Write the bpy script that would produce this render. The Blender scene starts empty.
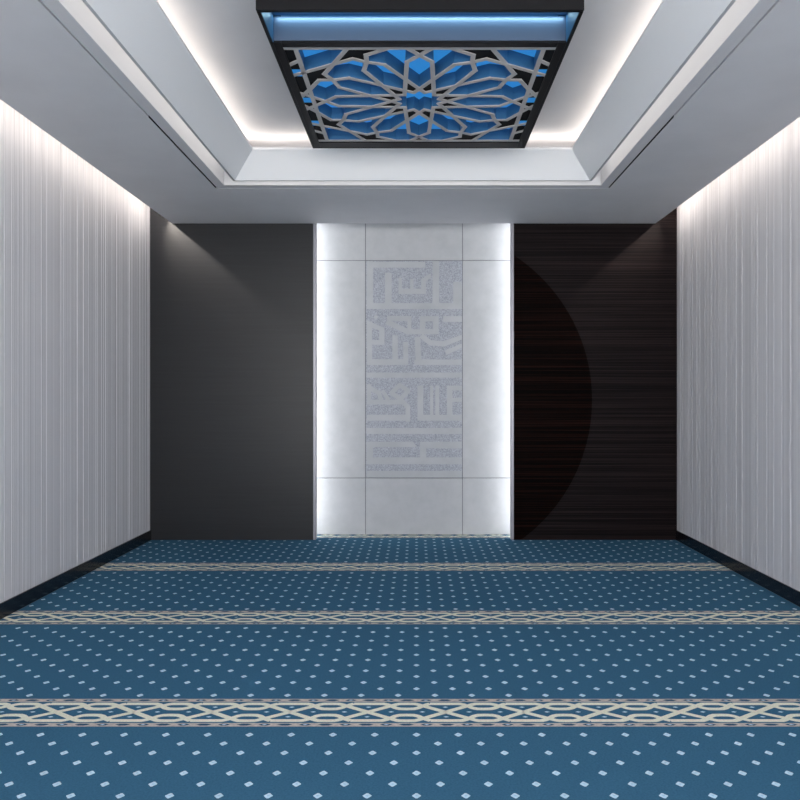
import bpy, bmesh, math, random
from mathutils import Vector
C = bpy.context.scene.collection
PI = math.pi

# ------------------------------------------------------------------ helpers
def lin(c):
    c = c/255.0
    return c/12.92 if c <= .04045 else ((c+.055)/1.055)**2.4
def rgb(r, g, b): return (lin(r), lin(g), lin(b), 1)

def obj(name, bm, mats, parent=None, smooth=False):
    me = bpy.data.meshes.new(name)
    bm.normal_update()
    bm.to_mesh(me); bm.free()
    o = bpy.data.objects.new(name, me); C.objects.link(o)
    for m in (mats if isinstance(mats, (list, tuple)) else [mats]): me.materials.append(m)
    if smooth:
        for p in me.polygons: p.use_smooth = True
    if parent: o.parent = parent
    return o
def struct(name, bm, mats):
    o = obj(name, bm, mats); o['kind'] = 'structure'; return o
def thing(name, label, cat, loc=(0, 0, 0), group=None):
    o = bpy.data.objects.new(name, None); C.objects.link(o); o.location = loc
    o.empty_display_size = .1
    return tag(o, label, cat, group)
def tag(o, label, cat, group=None):
    o['label'] = label; o['category'] = cat
    if group: o['group'] = group
    return o
def box(bm, x0, x1, y0, y1, z0, z1, mi=0):
    v = [bm.verts.new(p) for p in ((x0,y0,z0),(x1,y0,z0),(x1,y1,z0),(x0,y1,z0),(x0,y0,z1),(x1,y0,z1),(x1,y1,z1),(x0,y1,z1))]
    for f in ((3,2,1,0),(4,5,6,7),(0,1,5,4),(1,2,6,5),(2,3,7,6),(3,0,4,7)):
        bm.faces.new([v[i] for i in f]).material_index = mi
def bbox(bm, x0, x1, y0, y1, z0, z1, b=.002):
    t = bmesh.new(); box(t, x0, x1, y0, y1, z0, z1)
    bmesh.ops.bevel(t, geom=list(t.edges), offset=b, segments=1, affect='EDGES')
    me = bpy.data.meshes.new('tmp'); t.to_mesh(me); t.free(); bm.from_mesh(me); bpy.data.meshes.remove(me)
def loft_ring(bm, R, section):
    """closed section [(inset, z)] swept round rectangle R=(x0,x1,y0,y1), mitred corners"""
    rows = []
    for ins, z in section:
        x0, x1, y0, y1 = R[0]+ins, R[1]-ins, R[2]+ins, R[3]-ins
        rows.append([bm.verts.new(p) for p in ((x0,y0,z),(x1,y0,z),(x1,y1,z),(x0,y1,z))])
    n = len(rows)
    for i in range(n):
        a, b = rows[i], rows[(i+1) % n]
        for k in range(4):
            bm.faces.new((a[k], a[(k+1) % 4], b[(k+1) % 4], b[k]))
    bmesh.ops.recalc_face_normals(bm, faces=bm.faces)
def flat(bm, pts, z, mi=0):
    """pts [(x,y)] -> upward face"""
    a = sum(pts[i][0]*pts[(i+1) % len(pts)][1]-pts[(i+1) % len(pts)][0]*pts[i][1] for i in range(len(pts)))
    if a < 0: pts = pts[::-1]
    f = bm.faces.new([bm.verts.new((x, y, z)) for x, y in pts]); f.material_index = mi
    return f
def miter(pts, w, closed=False):
    """left/right offset of a polyline by w/2"""
    n = len(pts); L, Rr = [], []
    for i in range(n):
        p = Vector(pts[i])
        a = Vector(pts[i-1]) if (i > 0 or closed) else None
        b = Vector(pts[(i+1) % n]) if (i < n-1 or closed) else None
        d1 = (p-a).normalized() if a is not None else None
        d2 = (b-p).normalized() if b is not None else None
        if d1 is None: d1 = d2
        if d2 is None: d2 = d1
        n1 = Vector((-d1.y, d1.x)); n2 = Vector((-d2.y, d2.x))
        m = n1+n2
        m = m.normalized() if m.length > 1e-6 else n1
        s = w/2/max(m.dot(n1), .35)
        L.append(p+m*s); Rr.append(p-m*s)
    return L, Rr
def area(name, loc, direction, sx, sy, power, col=(1, .95, .88), spread=None):
    l = bpy.data.lights.new(name, 'AREA'); l.shape = 'RECTANGLE'; l.size = sx; l.size_y = sy
    l.energy = power; l.color = col
    if spread: l.spread = spread
    o = bpy.data.objects.new(name, l); C.objects.link(o); o.location = loc
    return o
def strip(name, p, q, aim, w, power, col, spread=None):
    """LED strip from p to q (length axis), shining along aim"""
    p, q, aim = Vector(p), Vector(q), Vector(aim).normalized()
    x = (q-p).normalized(); z = -aim; z = (z-x*z.dot(x)).normalized(); y = z.cross(x)
    o = area(name, (p+q)/2, aim, (q-p).length, w, power, col, spread)
    from mathutils import Matrix
    o.rotation_euler = Matrix((x, y, z)).transposed().to_euler()
    return o

# ------------------------------------------------------------------ materials
def mat(name, col, rough=.6, metal=0, spec=.5, emit=None, estr=0):
    m = bpy.data.materials.new(name); m.use_nodes = True
    b = m.node_tree.nodes['Principled BSDF']
    b.inputs['Base Color'].default_value = col; b.inputs['Roughness'].default_value = rough
    b.inputs['Metallic'].default_value = metal; b.inputs['Specular IOR Level'].default_value = spec
    if emit:
        b.inputs['Emission Color'].default_value = emit; b.inputs['Emission Strength'].default_value = estr
    return m
def noise_mat(name, c0, c1, scale=(5, 5, 5), nscale=1.0, detail=6, rough=.6, bump=0, bscale=None, lo=.35, hi=.65, spec=.5, metal=0, extra=None, nrough=.55):
    m = mat(name, c0, rough, metal, spec); nt = m.node_tree; N = nt.nodes; L = nt.links; b = N['Principled BSDF']
    tc = N.new('ShaderNodeTexCoord'); mp = N.new('ShaderNodeMapping'); mp.inputs['Scale'].default_value = scale
    L.new(tc.outputs['Object'], mp.inputs['Vector'])
    nz = N.new('ShaderNodeTexNoise'); nz.inputs['Scale'].default_value = nscale; nz.inputs['Detail'].default_value = detail
    nz.inputs['Roughness'].default_value = nrough
    L.new(mp.outputs['Vector'], nz.inputs['Vector'])
    r = N.new('ShaderNodeValToRGB'); r.color_ramp.elements[0].position = lo; r.color_ramp.elements[1].position = hi
    r.color_ramp.elements[0].color = c0; r.color_ramp.elements[1].color = c1
    L.new(nz.outputs['Fac'], r.inputs['Fac']); L.new(r.outputs['Color'], b.inputs['Base Color'])
    if bump:
        bn = N.new('ShaderNodeBump'); bn.inputs['Strength'].default_value = bump; bn.inputs['Distance'].default_value = .002
        src = nz
        if bscale:
            nz2 = N.new('ShaderNodeTexNoise'); nz2.inputs['Scale'].default_value = bscale; nz2.inputs['Detail'].default_value = 3
            L.new(tc.outputs['Object'], nz2.inputs['Vector']); src = nz2
        L.new(src.outputs['Fac'], bn.inputs['Height']); L.new(bn.outputs['Normal'], b.inputs['Normal'])
    return m

M = {}
M['ceil'] = noise_mat('ceiling_paint', rgb(208,208,212), rgb(213,213,217), (3,3,3), rough=.75, spec=.2)
M['trim'] = mat('trim_paint', rgb(206,206,210), .6, spec=.3)
M['cornice'] = mat('cornice_paint', rgb(250,250,252), .6, spec=.3)
M['lip'] = mat('grey_lip_paint', rgb(186,187,190), .6, spec=.3)
M['wall'] = noise_mat('fluted_plaster', rgb(200,199,203), rgb(232,231,235), (2, 55, .06), rough=.7, bump=.25, bscale=160, lo=.3, hi=.7, spec=.2)
M['base'] = mat('black_gloss', rgb(26,27,34), .22, spec=.5)
M['metalpanel'] = noise_mat('dark_grey_metal', rgb(37,38,41), rgb(41,42,45), (1.5, 1.5, 60), rough=.38, spec=.35)
M['edge'] = mat('brushed_edge', rgb(150,150,158), .4, metal=.6)
M['wood'] = noise_mat('dark_wood', rgb(12,9,11), rgb(52,41,41), (.5, 4, 110), nscale=1.0, rough=.5, lo=.42, hi=.8, spec=.06, nrough=.65)
M['disc'] = noise_mat('black_wood', rgb(4,2,2), rgb(48,26,22), (.5, 4, 110), nscale=1.0, rough=.5, lo=.47, hi=.82, spec=.02, nrough=.7)
M['stone'] = noise_mat('pale_stone', rgb(185,188,192), rgb(195,197,201), (2.2, 2.2, 2.2), nscale=4, rough=.6, lo=.3, hi=.7, spec=.3)
M['speckle'] = noise_mat('hammered_stone', rgb(146,150,162), rgb(194,198,207), (1,1,1), nscale=130, detail=2, rough=.7, lo=.3, hi=.7, bump=.6, bscale=150, spec=.2)
M['relief'] = noise_mat('smooth_relief', rgb(180,184,188), rgb(191,194,198), (4,4,4), rough=.6, spec=.3)
M['blue'] = noise_mat('carpet_blue', rgb(56,99,127), rgb(64,109,138), (1,1,1), nscale=140, detail=3, rough=.95, bump=.5, bscale=400, spec=.05)
M['cream'] = noise_mat('carpet_cream', rgb(218,220,202), rgb(236,236,220), (1,1,1), nscale=140, detail=3, rough=.95, bump=.5, bscale=400, spec=.05)
M['dot'] = noise_mat('carpet_pale_blue', rgb(180,214,234), rgb(205,230,244), (1,1,1), nscale=120, detail=3, rough=.95, spec=.05)
M['beige'] = noise_mat('carpet_beige', rgb(178,172,168), rgb(205,198,190), (1,1,1), nscale=60, detail=3, rough=.95, spec=.05)
M['navy'] = mat('carpet_navy', rgb(50,84,112), .95, spec=.05)
M['sub'] = mat('screed', rgb(120,118,115), .9)
M['black'] = mat('black_metal', rgb(18,17,20), .45, spec=.25)
M['void'] = mat('black_backing', rgb(16,17,20), .7, spec=.2)
M['strap'] = mat('grey_metal_strap', rgb(182,178,177), .5, metal=.0, spec=.3)
M['bluewall'] = mat('blue_acrylic', rgb(56,104,142), .4, spec=.4)
M['lightblue'] = mat('lit_blue_acrylic', rgb(50,120,180), .5, emit=rgb(54,146,222), estr=.62)
M['frontblue'] = mat('blue_grey_reflector', rgb(84,98,120), .35, spec=.4)

# ------------------------------------------------------------------ dimensions
F = 697.0; H = 1.2385; VX, VY = 416.5, 400.0
ZC = 2.8; XL, XR = -2.358, 2.3045; YP = 6.166; YM = 6.418; YB = -2.2
def at_depth(px, py, Y): return ((px-VX)*Y/F, Y, H-(py-VY)*Y/F)

# floor + carpet
bm = bmesh.new(); box(bm, XL-.1, XR+.1, YB, YM+.1, -.12, -.01); struct('floor', bm, M['sub'])

bm = bmesh.new()
box(bm, XL+.012, XR-.012, YB, YM-.002, -.01, 0, 0)
XA, XB = XL+.013, XR-.013
def clipx(pts, x0=XA, x1=XB, y0=YB+.001, y1=YM-.004):
    def cut(ps, inside, inter):
        out = []
        for i in range(len(ps)):
            a, b = ps[i-1], ps[i]
            if inside(b):
                if not inside(a): out.append(inter(a, b))
                out.append(b)
            elif inside(a): out.append(inter(a, b))
        return out
    def ix(X): return lambda a, b: (X, a[1]+(b[1]-a[1])*(X-a[0])/(b[0]-a[0]))
    def iy(Y): return lambda a, b: (a[0]+(b[0]-a[0])*(Y-a[1])/(b[1]-a[1]), Y)
    ps = [tuple(p) for p in pts]
    for ins, it in ((lambda p: p[0] >= x0, ix(x0)), (lambda p: p[0] <= x1, ix(x1)), (lambda p: p[1] >= y0, iy(y0)), (lambda p: p[1] <= y1, iy(y1))):
        if ps: ps = cut(ps, ins, it)
    return ps
def inlay(pts, z, mi):
    ps = clipx(pts)
    if len(ps) > 2:
        try: flat(bm, ps, z, mi)
        except ValueError: pass
PITCH = 1.206; BC = 2.765; SP = .1545; ROW = .0663
P2 = 2*SP
def ribbon(pts, w, z, mi):
    L, R_ = miter(pts, w)
    for i in range(len(pts)-1):
        inlay([L[i], L[i+1], R_[i+1], R_[i]], z, mi)
for nb in range(-4, 4):
    yc = BC+nb*PITCH
    if yc > YM+.2: continue
    # stripes
    for s in (-1, 1):
        ya, yb = yc+s*.094, yc+s*.122
        inlay([(XA, ya), (XB, ya), (XB, yb), (XA, yb)], .0005, 3)
        k = 0; x = .116-P2*10
        while x < XB:
            hw = .024 if k % 2 else .03; yy = yc+s*.108
            inlay([(x-hw, yy), (x-hw*.4, yy+.0075), (x+hw*.4, yy+.0075), (x+hw, yy), (x+hw*.4, yy-.0075), (x-hw*.4, yy-.0075)], .0009, 4)
            if k % 2: inlay([(x-.011, yy), (x, yy+.004), (x+.011, yy), (x, yy-.004)], .0012, 2)
            x += P2/4; k += 1
    j = -10
    while .116+j*P2 < XB:
        x0 = .116+j*P2; j += 1
        for s in (-1, 1):
            A = [(0,0),(.10,.019),(.20,.038),(.30,.057),(.355,.068),(.40,.074),(.5,.075),(.60,.074),(.645,.068),(.70,.057),(.80,.038),(.90,.019),(1.0,0)]
            B = [(-.2,.074),(.19,.074),(.245,.066),(.30,.052),(.355,.036),(.41,.028),(.5,.0265),(.59,.028),(.645,.036),(.70,.052),(.755,.066),(.8,.074)]
            ribbon([(x0+u*P2, yc+s*v) for u, v in A], .0235, .0006+.0001*s, 1)
            ribbon([(x0+u*P2, yc+s*v) for u, v in B], .0235, .0009+.0001*s, 1)
            inlay([(x0-.012, yc+s*.043), (x0, yc+s*.043+.006), (x0+.012, yc+s*.043), (x0, yc+s*.043-.006)], .0012, 2)
        for u in (.3, .7):
            xx = x0+u*P2
            inlay([(xx-.012, yc), (xx, yc+.006), (xx+.012, yc), (xx, yc-.006)], .0012, 2)
    # field dots beyond this band
    for k in range(14):
        y = yc+.157+ROW*k
        i = -16
        while True:
            x = i*SP+(0 if k % 2 else SP/2); i += 1
            if x > XB: break
            if x < XA: continue
            inlay([(x-.0142, y-.0015), (x-.0142, y+.0015), (x-.0025, y+.0145), (x+.0025, y+.0145), (x+.0142, y+.0015), (x+.0142, y-.0015), (x+.0025, y-.0145), (x-.0025, y-.0145)], .0006, 2)
            inlay([(x-.006, y), (x, y+.0035), (x+.006, y), (x, y-.0035)], .0009, 5)
M['dotmid'] = mat('carpet_mid_blue', rgb(165,202,224), .95, spec=.05)
o = obj('carpet', bm, [M['blue'], M['cream'], M['dot'], M['beige'], M['navy'], M['dotmid']])
tag(o, 'blue wall-to-wall carpet with pale dots and cream interlaced bands', 'carpet')

# ------------------------------------------------------------------ side walls with irregular vertical ribs
def fluted(name, x, inward, seed):
    rnd = random.Random(seed); bm = bmesh.new()
    prof = []; y = YB; d = .003
    while y < YP:
        w = rnd.choice((.008, .012, .016, .02, .028, .04, .06))*rnd.uniform(.8, 1.2)
        y2 = min(y+w, YP)
        if y2 > YP-.02: y2 = YP+.06; d = .0045
        prof += [(x+inward*d, y), (x+inward*d, y2)]
        y = y2
        d = rnd.choice((.0008, .0014, .0021, .0028, .0034)) if rnd.random() < .8 else d+.0008
    prof += [(x-inward*.1, YP+.06), (x-inward*.1, YB)]
    lo = [bm.verts.new((px, py, 0)) for px, py in prof]; hi = [bm.verts.new((px, py, 3.02)) for px, py in prof]
    n = len(prof)
    for i in range(n): bm.faces.new((lo[i], lo[(i+1) % n], hi[(i+1) % n], hi[i]))
    bmesh.ops.recalc_face_normals(bm, faces=bm.faces)
    return struct(name, bm, M['wall'])
fluted('wall_left', XL-.005, 1, 4); fluted('wall_right', XR+.005, -1, 11)
for nm, x0, x1 in (('baseboard_left', XL, XL+.012), ('baseboard_right', XR-.012, XR)):
    bm = bmesh.new(); bbox(bm, x0, x1, YB, YP, 0, .088, .0015); struct(nm, bm, M['base'])
bm = bmesh.new(); box(bm, XL-.1, XR+.1, YM+.03, YM+.15, 0, 3.2); struct('wall_back', bm, M['sub'])
bm = bmesh.new(); box(bm, XL-.1, -1.31, YP+.07, YM+.029, .001, 3.0); struct('light_baffle_left', bm, M['sub'])  # unseen block added behind the metal panel to stop alcove light leaking
bm = bmesh.new(); box(bm, 1.26, XR+.1, YP+.07, YM+.029, .001, 3.0); struct('light_baffle_right', bm, M['sub'])  # same unseen light block, added behind the wood panel

# ------------------------------------------------------------------ back wall cladding
AX0, AX1 = (316-VX)*YP/F, (511-VX)*YP/F        # alcove opening
EW = .025
pl = thing('metal_cladding_panel', 'plain dark grey full-height wall panel left of the glowing stone alcove', 'wall panel', ((XL+AX0)/2, YP, 0))
def loc(o, root): o.location = -root.location; return o
bm = bmesh.new(); box(bm, XL+.001, AX0-EW, YP, YP+.05, .001, 3.0); loc(obj('panel', bm, M['metalpanel'], pl), pl)
bm = bmesh.new(); bbox(bm, AX0-EW, AX0, YP-.004, YP+.055, .001, 2.998); e = loc(obj('edge_trim', bm, M['edge'], pl), pl); e['label'] = 'light grey metal edge strip'
pr = thing('wood_cladding_panel', 'black-brown wood grain full-height wall panel with large dark half disc, right of the stone alcove', 'wall panel', ((XR+AX1)/2, YP, 0))
bm = bmesh.new(); box(bm, AX1+EW, XR-.001, YP, YP+.05, .001, 3.0); loc(obj('panel', bm, M['wood'], pr), pr)
bm = bmesh.new(); bbox(bm, AX1, AX1+EW, YP-.004, YP+.055, .001, 2.998); e = loc(obj('edge_trim', bm, M['edge'], pr), pr); e['label'] = 'light grey metal edge strip'
# half disc inlay
cx, cz, r = (419-VX)*YP/F, H, 173*YP/F
xl = AX1+EW+.0005
pts = []
a_max = math.acos((xl-cx)/r)
zlow = .003
for i in range(97):
    a = -a_max+2*a_max*i/96
    pts.append((cx+r*math.cos(a), max(cz+r*math.sin(a), zlow)))
bm = bmesh.new()
fr = [bm.verts.new((x, YP-.0025, z)) for x, z in pts]; bk = [bm.verts.new((x, YP+.001, z)) for x, z in pts]
bm.faces.new(fr)
for i in range(len(pts)):
    j = (i+1) % len(pts); bm.faces.new((fr[i], bk[i], bk[j], fr[j]))
bmesh.ops.recalc_face_normals(bm, faces=bm.faces)
e = loc(obj('disc_inlay', bm, M['disc'], pr), pr); e['label'] = 'blacker wood half disc'

# stone feature wall: eight plain slabs round a carved panel
fw = thing('stone_feature_panel', 'pale grey stone slab wall with carved lettering panel, side-lit in the central alcove', 'stone panel', (0, YM, 0))
sx = [-1.30, (365.5-VX)*YM/F, (462.5-VX)*YM/F, 1.25]
sz = [.001, H-(478-VY)*YM/F, H-(260.5-VY)*YM/F, 3.0]
for i in range(3):
    for j in range(3):
        if i == 1 and j == 1: continue
        g = .003
        bm = bmesh.new(); bbox(bm, sx[i]+g*(i > 0), sx[i+1]-g*(i < 2), YM, YM+.025, sz[j]+g*(j > 0), sz[j+1]-g*(j < 2), .0015)
        loc(obj('stone_slab', bm, M['stone'], fw), fw)
bm = bmesh.new(); box(bm, sx[0], sx[3], YM+.004, YM+.028, .002, 2.998); 
j = loc(obj('joint_backing', bm, mat('dark_joint', rgb(125,127,132), .9), fw), fw)
bm = bmesh.new(); bbox(bm, sx[1]+.003, sx[2]-.003, YM+.001, YM+.025, sz[1]+.003, sz[2]-.003, .0015)
cp = loc(obj('carved_panel', bm, M['speckle'], fw), fw); cp['label'] = 'speckled bluish grey carved lettering panel'
# raised lettering (traced shapes, given in the zoomed frames of the panel)
S = 800/110.0
letters = []
def rect(y0, a, b, c, d): letters.append((y0, [(a, b), (c, b), (c, d), (a, d)]))
def poly(y0, *p): letters.append((y0, list(p)))
def line(y0, w, *p):
    for a, b in zip(p, p[1:]):
        a, b = Vector(a), Vector(b); e_ = (b-a).normalized()*w*.22
        L, R_ = miter([tuple(a-e_), tuple(b+e_)], w); letters.append((y0, [tuple(v) for v in L]+[tuple(v) for v in R_][::-1]))
y = 255
rect(y,48,45,95,393); rect(y,48,50,475,92); rect(y,48,350,742,393); rect(y,182,130,230,352)
rect(y,280,245,480,283); rect(y,280,165,305,250); rect(y,365,175,390,250); poly(y,(445,175),(510,135),(518,160),(480,190),(480,250),(445,250))
rect(y,528,45,575,352); rect(y,678,195,742,352)
y = 310
rect(y,50,85,88,400); poly(y,(50,75),(178,130),(178,160),(50,118)); rect(y,140,130,178,253); rect(y,85,218,178,253)
poly(y,(115,35),(135,50),(115,68),(97,52)); rect(y,50,358,350,400); rect(y,235,185,275,360); rect(y,315,232,350,400)
line(y,36,(205,60),(360,62)); line(y,38,(200,88),(345,158)); rect(y,345,45,374,175)
rect(y,340,140,572,176); rect(y,435,45,475,176); rect(y,435,45,572,82); rect(y,532,45,572,176); rect(y,605,45,742,86)
rect(y,395,360,742,400); line(y,40,(418,205),(425,370)); line(y,38,(450,190),(510,238),(610,246),(742,200)); line(y,34,(630,308),(742,262))
y = 365
rect(y,48,55,742,92); poly(y,(50,140),(150,190),(168,255),(135,255),(125,215),(50,178)); rect(y,50,140,80,287); rect(y,50,252,305,287)
line(y,32,(290,146),(352,188)); line(y,32,(352,188),(294,246)); line(y,32,(294,246),(228,204)); line(y,32,(228,204),(290,146)); line(y,34,(295,252),(348,305),(348,405)); rect(y,50,362,365,405)
line(y,28,(165,190),(205,248))
rect(y,418,150,460,405); rect(y,418,362,742,405); rect(y,510,150,532,365); rect(y,548,150,576,365); rect(y,632,150,672,405); rect(y,632,150,742,184); rect(y,672,238,742,268)
y = 420
rect(y,48,58,742,102); rect(y,48,158,385,197); poly(y,(385,158),(412,190),(400,197),(380,197)); rect(y,48,158,95,322); rect(y,48,272,742,322)
rect(y,436,158,482,320); rect(y,436,158,742,206); rect(y,48,370,742,418)
bm = bmesh.new()
for n, (y0, ps) in enumerate(letters):
    q = []
    for (u, v) in ps:
        X, Y, Z = at_depth(360+u/S, y0+v/S, YM); q.append((min(max(X, sx[1]+.006), sx[2]-.006), Z))
    yf = YM-.001-.00004*n
    a = [bm.verts.new((x, yf, z)) for x, z in q]; b = [bm.verts.new((x, YM+.002, z)) for x, z in q]
    bm.faces.new(a)
    for i in range(len(q)):
        k = (i+1) % len(q); bm.faces.new((a[i], b[i], b[k], a[k]))
bmesh.ops.triangulate(bm, faces=[f for f in bm.faces if len(f.verts) > 4])
bmesh.ops.recalc_face_normals(bm, faces=bm.faces)
e = obj('lettering', bm, M['relief'], cp); e['label'] = 'smooth raised square script lettering'

# ------------------------------------------------------------------ ceiling
SL, SR = -2.161, 2.113                      # soffit edges (light slots beside the walls)
R = (-1.480, 1.421, .3, 5.146)             # edge of the tray
bm = bmesh.new()
OUT = (SL, SR, YB, YP+.002)
# soffit: four boxes round the tray opening
box(bm, SL, R[0], YB, YP-.001, ZC, 3.2); box(bm, R[1], SR, YB, YP-.001, ZC, 3.2)
box(bm, R[0], R[1], R[3], YP-.001, ZC, 3.2); box(bm, R[0], R[1], YB, R[2], ZC, 3.2)
box(bm, R[0], R[1], R[2], R[3], 3.08, 3.2)                                             # raised ceiling in the tray
loft_ring(bm, R, [(0, 2.812), (.012, 2.812), (.012, 2.93), (.08, 2.93), (.08, 3.08), (0, 3.08)])
struct('ceiling', bm, M['ceil'])
bm = bmesh.new()
box(bm, XL-.1, SL, YB, YP+.07, 3.021, 3.2); box(bm, SR, XR+.1, YB, YP+.07, 3.021, 3.2)   # slot lids
box(bm, SL, SR, YP, YM+.03, 3.001, 3.2)                                                # alcove lid
struct('trim_3', bm, M['ceil'])
bm = bmesh.new(); loft_ring(bm, R, [(.012, ZC), (.08, ZC), (.08, 2.93), (.012, 2.93)]); struct('trim_1', bm, M['trim'])
bm = bmesh.new()
loft_ring(bm, R, [(.172, ZC), (.188, ZC), (.352, 2.962), (.352, 2.975), (.336, 2.975), (.305, 2.944), (.08, 2.944), (.08, 2.930), (.285, 2.930), (.172, 2.812)])
for f in bm.faces:
    if all(v.co.z < ZC+.001 for v in f.verts): f.material_index = 1
struct('trim_2', bm, [M['cornice'], M['lip']])
# black linear air slots in the shadow gap
for x0, x1, lab in ((R[0], R[0]+.012, 'thin black linear air slot in the ceiling, left of the tray'), (R[1]-.012, R[1], 'thin black linear air slot in the ceiling, right of the tray')):
    bm = bmesh.new(); xm = (x0+x1)/2
    box(bm, x0, x0+.0015, 3.85, R[3]-.01, ZC, 2.8125); box(bm, x1-.0015, x1, 3.85, R[3]-.01, ZC, 2.8125)
    box(bm, x0+.0015, x1-.0015, 3.85, R[3]-.01, 2.808, 2.8125)
    tag(obj('linear_air_slot', bm, M['void']), lab, 'air vent', 'black air slots in the ceiling')

# ------------------------------------------------------------------ pendant lattice light
ZB = 2.85; HB = ZB-H
s = .355*HB; cxl = (419.2-VX)/F*2.3465*HB; cyl = 2.3465*HB
W2 = .4215*HB
yb = F*HB/251.5; y2 = F*HB/357.0; y1 = F*HB/387.4
ZTOP = 3.08; HP = .122
fx = thing('ceiling_light', 'large black-framed ceiling light with grey star lattice over glowing blue cells', 'ceiling light', (cxl, cyl, ZB))
xa, xb = cxl-W2, cxl+W2
def fpart(name, bm, m, smooth=False): return loc(obj(name, bm, m, fx, smooth), fx)
bm = bmesh.new()
bbox(bm, xa, xb, y1-.02, y1, ZB, ZTOP)                    # fascia
bbox(bm, xa, xa+.016, y1, yb, ZB, ZTOP); bbox(bm, xb-.016, xb, y1, yb, ZB, ZTOP)
bbox(bm, xa, xb, yb-.016, yb, ZB, ZTOP)
fpart('frame', bm, M['black'])
bm = bmesh.new()
fl = cxl-1.095*s
bbox(bm, xa+.016, fl, y2, yb-.016, ZB, ZB+.012); bbox(bm, 2*cxl-fl, xb-.016, y2, yb-.016, ZB, ZB+.012)
bbox(bm, fl, 2*cxl-fl, cyl+1.02*s, yb-.016, ZB, ZB+.012)
bbox(bm, fl, 2*cxl-fl, y2, cyl-1.04*s, ZB, ZB+.012)
fpart('border', bm, M['black'])
bm = bmesh.new(); bbox(bm, xa+.018, xb-.018, y2+.001, y2+.008, ZB+.012, ZB+HP); fpart('front_panel', bm, M['frontblue'])
bm = bmesh.new(); bbox(bm, xa+.017, xb-.017, y1+.001, y2+.001, ZB+HP+.002, ZB+HP+.01); e = fpart('top_panel', bm, M['bluewall'])
for sg in (-1, 1):
    bm = bmesh.new(); x_ = sorted((cxl+sg*(W2-.0165), cxl+sg*(W2-.0185)))
    box(bm, x_[0], x_[1], y1+.002, y2, ZB+.003, ZB+HP); fpart('side_liner', bm, M['bluewall'])
ZL = ZB+.08
bm = bmesh.new(); bbox(bm, xa+.017, xb-.017, y2+.01, yb-.017, ZL, ZL+.008); e = fpart('light_panel', bm, M['lightblue']); e['label'] = 'glowing blue panel above the lattice'

def rot(p, k): 
    a = k*PI/6; return (p[0]*math.cos(a)-p[1]*math.sin(a), p[0]*math.sin(a)+p[1]*math.cos(a))
def rot4(p, k): return rot(p, 3*k)
def mir(p): return (-p[0], p[1])
r1 = .265; T = (0, .885); SLh = (-.105, .775); SRh = (.105, .775)
tip = (0, r1); dent = (-.1372, .1372)
# petal side meets neighbour's side on the 15 degree axis
q0, q1 = Vector(SLh), Vector(dent); d = q1-q0; t15 = math.tan(PI/12)
# solve -x = y*t15
tt = (-q0.x-q0.y*t15)/(d.x+d.y*t15); CL = tuple(q0+d*tt); CR = mir(CL)
T30, S30R, S30L = rot(T, 1), rot(SRh, 1), rot(SLh, 1)
N1 = (-.440, .888); Pp = (-.5555, .825); BD1 = (-.583, 1.0); BD2 = (-.25, 1.0); BX = (-.10, 1.0); Q = (-.7336, .7336)
def swp(p): return (-p[1], -p[0])          # mirror about the 135 degree diagonal
segs = []
for k in range(12):
    segs += [(rot(SLh, k), rot(dent, k)), (rot(SRh, k), rot(mir(dent), k)), (rot(SLh, k), rot(T, k)), (rot(SRh, k), rot(T, k))]
for k in range(4):
    for f in (lambda p: p, mir):
        segs += [tuple(rot4(f(p), k) for p in sg) for sg in ((T, BX), (T30, N1), (T30, Pp), (N1, BD2), (Pp, swp(BD1)))]
    segs += [(rot4((-1, 1), k), rot4((1, 1), k))]
for sx_ in (-1, 1):                          # straps that run on past the square to the side rails
    for sy_ in (-1, 1):
        for a, b in (((1, .583), (1.10, .53)), ((1, .25), (1.10, .10)), ((1, .10), (1.10, .18)), ((1,1),(1.1,1)), ((1,.80),(1.1,.72))):
            segs.append(((a[0]*sx_, a[1]*sy_), (b[0]*sx_, b[1]*sy_)))
bm = bmesh.new(); w = .0225
def W(p): return (cxl+p[0]*s, cyl+p[1]*s)
for n, (a, b) in enumerate(segs):
    a, b = Vector(W(a)), Vector(W(b)); dd = (b-a).normalized(); nn = Vector((-dd.y, dd.x))*w/2
    a = a-dd*w*.35; b = b+dd*w*.35
    z0, z1 = ZB+.006+.00003*(n % 23), ZB+.0105
    v = [bm.verts.new((p.x, p.y, z)) for z in (z0, z1) for p in (a-nn, a+nn, b+nn, b-nn)]
    for f in ((0,1,2,3),(7,6,5,4),(0,4,5,1),(1,5,6,2),(2,6,7,3),(3,7,4,0)): bm.faces.new([v[i] for i in f])
bmesh.ops.recalc_face_normals(bm, faces=bm.faces)
e = fpart('lattice', bm, M['strap']); e['label'] = 'grey twelve-point star lattice'

def cell(poly, z0, z1, name, m, top=None):
    ps = [Vector(W(p)) for p in poly]
    ar = sum(ps[i].x*ps[(i+1) % len(ps)].y-ps[(i+1) % len(ps)].x*ps[i].y for i in range(len(ps)))
    if ar < 0: ps = ps[::-1]
    o_, _ = miter([tuple(p) for p in ps], .004, True); i_, _ = miter([tuple(p) for p in ps], .012, True)
    bm = bmesh.new()
    rows = [[bm.verts.new((p.x, p.y, z)) for p in c] for c, z in ((o_, z0), (i_, z0), (i_, z1), (o_, z1))]
    n = len(ps)
    for a in range(4):
        for k in range(n):
            bm.faces.new((rows[a][k], rows[a][(k+1) % n], rows[(a+1) % 4][(k+1) % n], rows[(a+1) % 4][k]))
    bmesh.ops.recalc_face_normals(bm, faces=bm.faces)
    return fpart(name, bm, m)
ZA, ZW = ZB+.011, ZL-.001
star = []
for k in range(12): star += [rot(tip, k), rot((-math.sin(PI/12)*.194, math.cos(PI/12)*.194), k)]
cell(star, ZA, ZW, 'light_cell', M['bluewall'])
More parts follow.
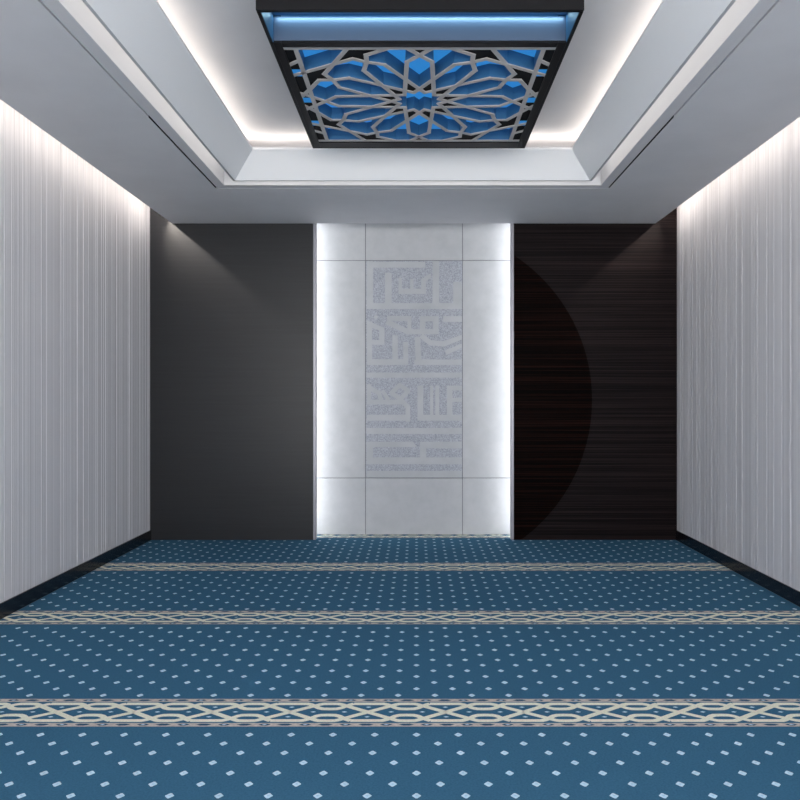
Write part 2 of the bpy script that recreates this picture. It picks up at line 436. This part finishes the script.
for k in range(12): cell([rot(p, k) for p in (T, SLh, CL, tip, CR, SRh)], ZA, ZW, 'light_cell', M['bluewall'])
blk = []
for k in range(12): blk.append([rot(p, k) for p in (CL, tip, (-math.sin(PI/12)*.194, math.cos(PI/12)*.194), rot(tip, 1))])
for k in range(4):
    for f in (lambda p: p, mir):
        cell([rot4(f(p), k) for p in (T, BX, BD2, N1, T30, S30R, CL, SLh)], ZA, ZW, 'light_cell', M['bluewall'])
        blk.append([rot4(f(p), k) for p in (BD1, BD2, N1, T30, Pp, Q)])
    C45 = rot(CL, 1)
    cell([rot4(p, k) for p in (T30, S30L, C45, swp(S30L), swp(T30), swp(Pp), Q, Pp)], ZA, ZW, 'light_cell', M['bluewall'])
    cell([rot4(p, k) for p in ((-1, 1), BD1, Q, swp(BD1))], ZA, ZW, 'light_cell', M['bluewall'])
    blk.append([rot4(p, k) for p in (BX, T, mir(BX))])
def plate(q):
    bm = bmesh.new()
    a = [bm.verts.new((x, y, ZB+.014)) for x, y in q]; b = [bm.verts.new((x, y, ZB+.017)) for x, y in q]
    bm.faces.new(a); bm.faces.new(b[::-1])
    for i in range(len(q)):
        k = (i+1) % len(q); bm.faces.new((a[i], b[i], b[k], a[k]))
    bmesh.ops.recalc_face_normals(bm, faces=bm.faces)
    e = fpart('infill_plate', bm, M['void']); e['label'] = 'black infill between the blue cells'
for ps in blk: plate([W(p) for p in ps])
for sgn in (-1, 1):
    for u0, u1 in ((-1, -.62), (-.48, -.06), (.06, .48), (.62, 1)):
        plate([W((sgn*x, u)) for x, u in ((1.0, u0), (1.1, u0), (1.1, u1), (1.0, u1))])

# ------------------------------------------------------------------ lights
WARM = (1, .90, .79)
strip('wall_wash_left', (-2.19, YB, 2.99), (-2.19, YP-.02, 2.99), (-.5, 0, -1), .02, 13.5, WARM)
strip('wall_wash_right', (2.142, YB, 2.99), (2.142, YP-.02, 2.99), (.5, 0, -1), .02, 13.5, WARM)
# little end lamps in the slots, grazing the dark back panels
strip('slot_end_left', (-2.338, YP-.32, 2.938), (-2.326, YP-.32, 2.952), (.78, .42, -.64), .015, 3.4, WARM, 1.3)
strip('slot_end_right', (2.285, YP-.32, 2.938), (2.273, YP-.32, 2.952), (-.78, .42, -.64), .015, 1.8, WARM, 1.3)
def ins(i): return (R[0]+i, R[1]-i, R[2]+i, R[3]-i)
x0, x1, ya, yb_ = ins(.25)
for nm, p, q, aim in (('l', (x0, ya), (x0, yb_), (.35, 0)), ('r', (x1, ya), (x1, yb_), (-.35, 0)), ('b', (x0, yb_), (x1, yb_), (0, -.35)), ('f', (x0, ya), (x1, ya), (0, .35))):
    Lg = (Vector(q)-Vector(p)).length
    strip('cove_'+nm, (*p, 2.965), (*q, 2.965), (*aim, 1), .02, 1.0*Lg, WARM)
x0, x1, ya, yb_ = ins(.20)
for nm, p, q, aim in (('l', (x0, ya), (x0, yb_), (-1, 0)), ('r', (x1, ya), (x1, yb_), (1, 0)), ('b', (x0, yb_), (x1, yb_), (0, 1)), ('f', (x0, ya), (x1, ya), (0, -1))):
    Lg = (Vector(q)-Vector(p)).length
    strip('gap_'+nm, (*p, 2.90), (*q, 2.90), (*aim, -.2), .015, .42*Lg, (1, .95, .87))
strip('alcove_left', (AX0-.10, YP+.10, .03), (AX0-.10, YP+.10, 2.95), (.45, .9, 0), 0.03, 7, (.97, .98, 1))
strip('alcove_right', (AX1+.10, YP+.10, .03), (AX1+.10, YP+.10, 2.95), (-.45, .9, 0), 0.03, 7, (.97, .98, 1))
strip('pendant_led', (xa+.03, y2-.018, ZB+HP-.003), (xb-.03, y2-.018, ZB+HP-.003), (0, .3, -1), 0.01, 1.3, (.5, .82, 1))

w_ = bpy.data.worlds.new('World'); bpy.context.scene.world = w_; w_.use_nodes = True
nt = w_.node_tree; bg = nt.nodes['Background']; bg.inputs['Strength'].default_value = 5.6
tc = nt.nodes.new('ShaderNodeTexCoord'); sp_ = nt.nodes.new('ShaderNodeSeparateXYZ'); rp = nt.nodes.new('ShaderNodeValToRGB')
mr = nt.nodes.new('ShaderNodeMapRange'); mr.inputs['From Min'].default_value = -1; mr.inputs['From Max'].default_value = 1
nt.links.new(tc.outputs['Generated'], sp_.inputs[0]); nt.links.new(sp_.outputs['Z'], mr.inputs['Value']); nt.links.new(mr.outputs[0], rp.inputs[0])
rp.color_ramp.elements[0].position = .46; rp.color_ramp.elements[1].position = .54          # added fill through the open rear, brighter below the horizon to lift the ceiling
rp.color_ramp.elements[0].color = (1.4, 1.39, 1.35, 1); rp.color_ramp.elements[1].color = (.95, .95, .96, 1)
nt.links.new(rp.outputs[0], bg.inputs['Color'])

# ------------------------------------------------------------------ camera
cam = bpy.data.cameras.new('camera'); co = bpy.data.objects.new('camera', cam); C.objects.link(co)
co.location = (0, 0, H); co.rotation_euler = (PI/2, 0, 0)
cam.sensor_width = 36; cam.lens = 36*F/800; cam.shift_x = -(VX-400)/800; cam.clip_start = .05
sc = bpy.context.scene; sc.camera = co
sc.view_settings.view_transform = 'Standard'; sc.view_settings.look = 'None'; sc.view_settings.gamma = 1
sc.view_settings.use_curve_mapping = False; sc.view_settings.exposure = 0
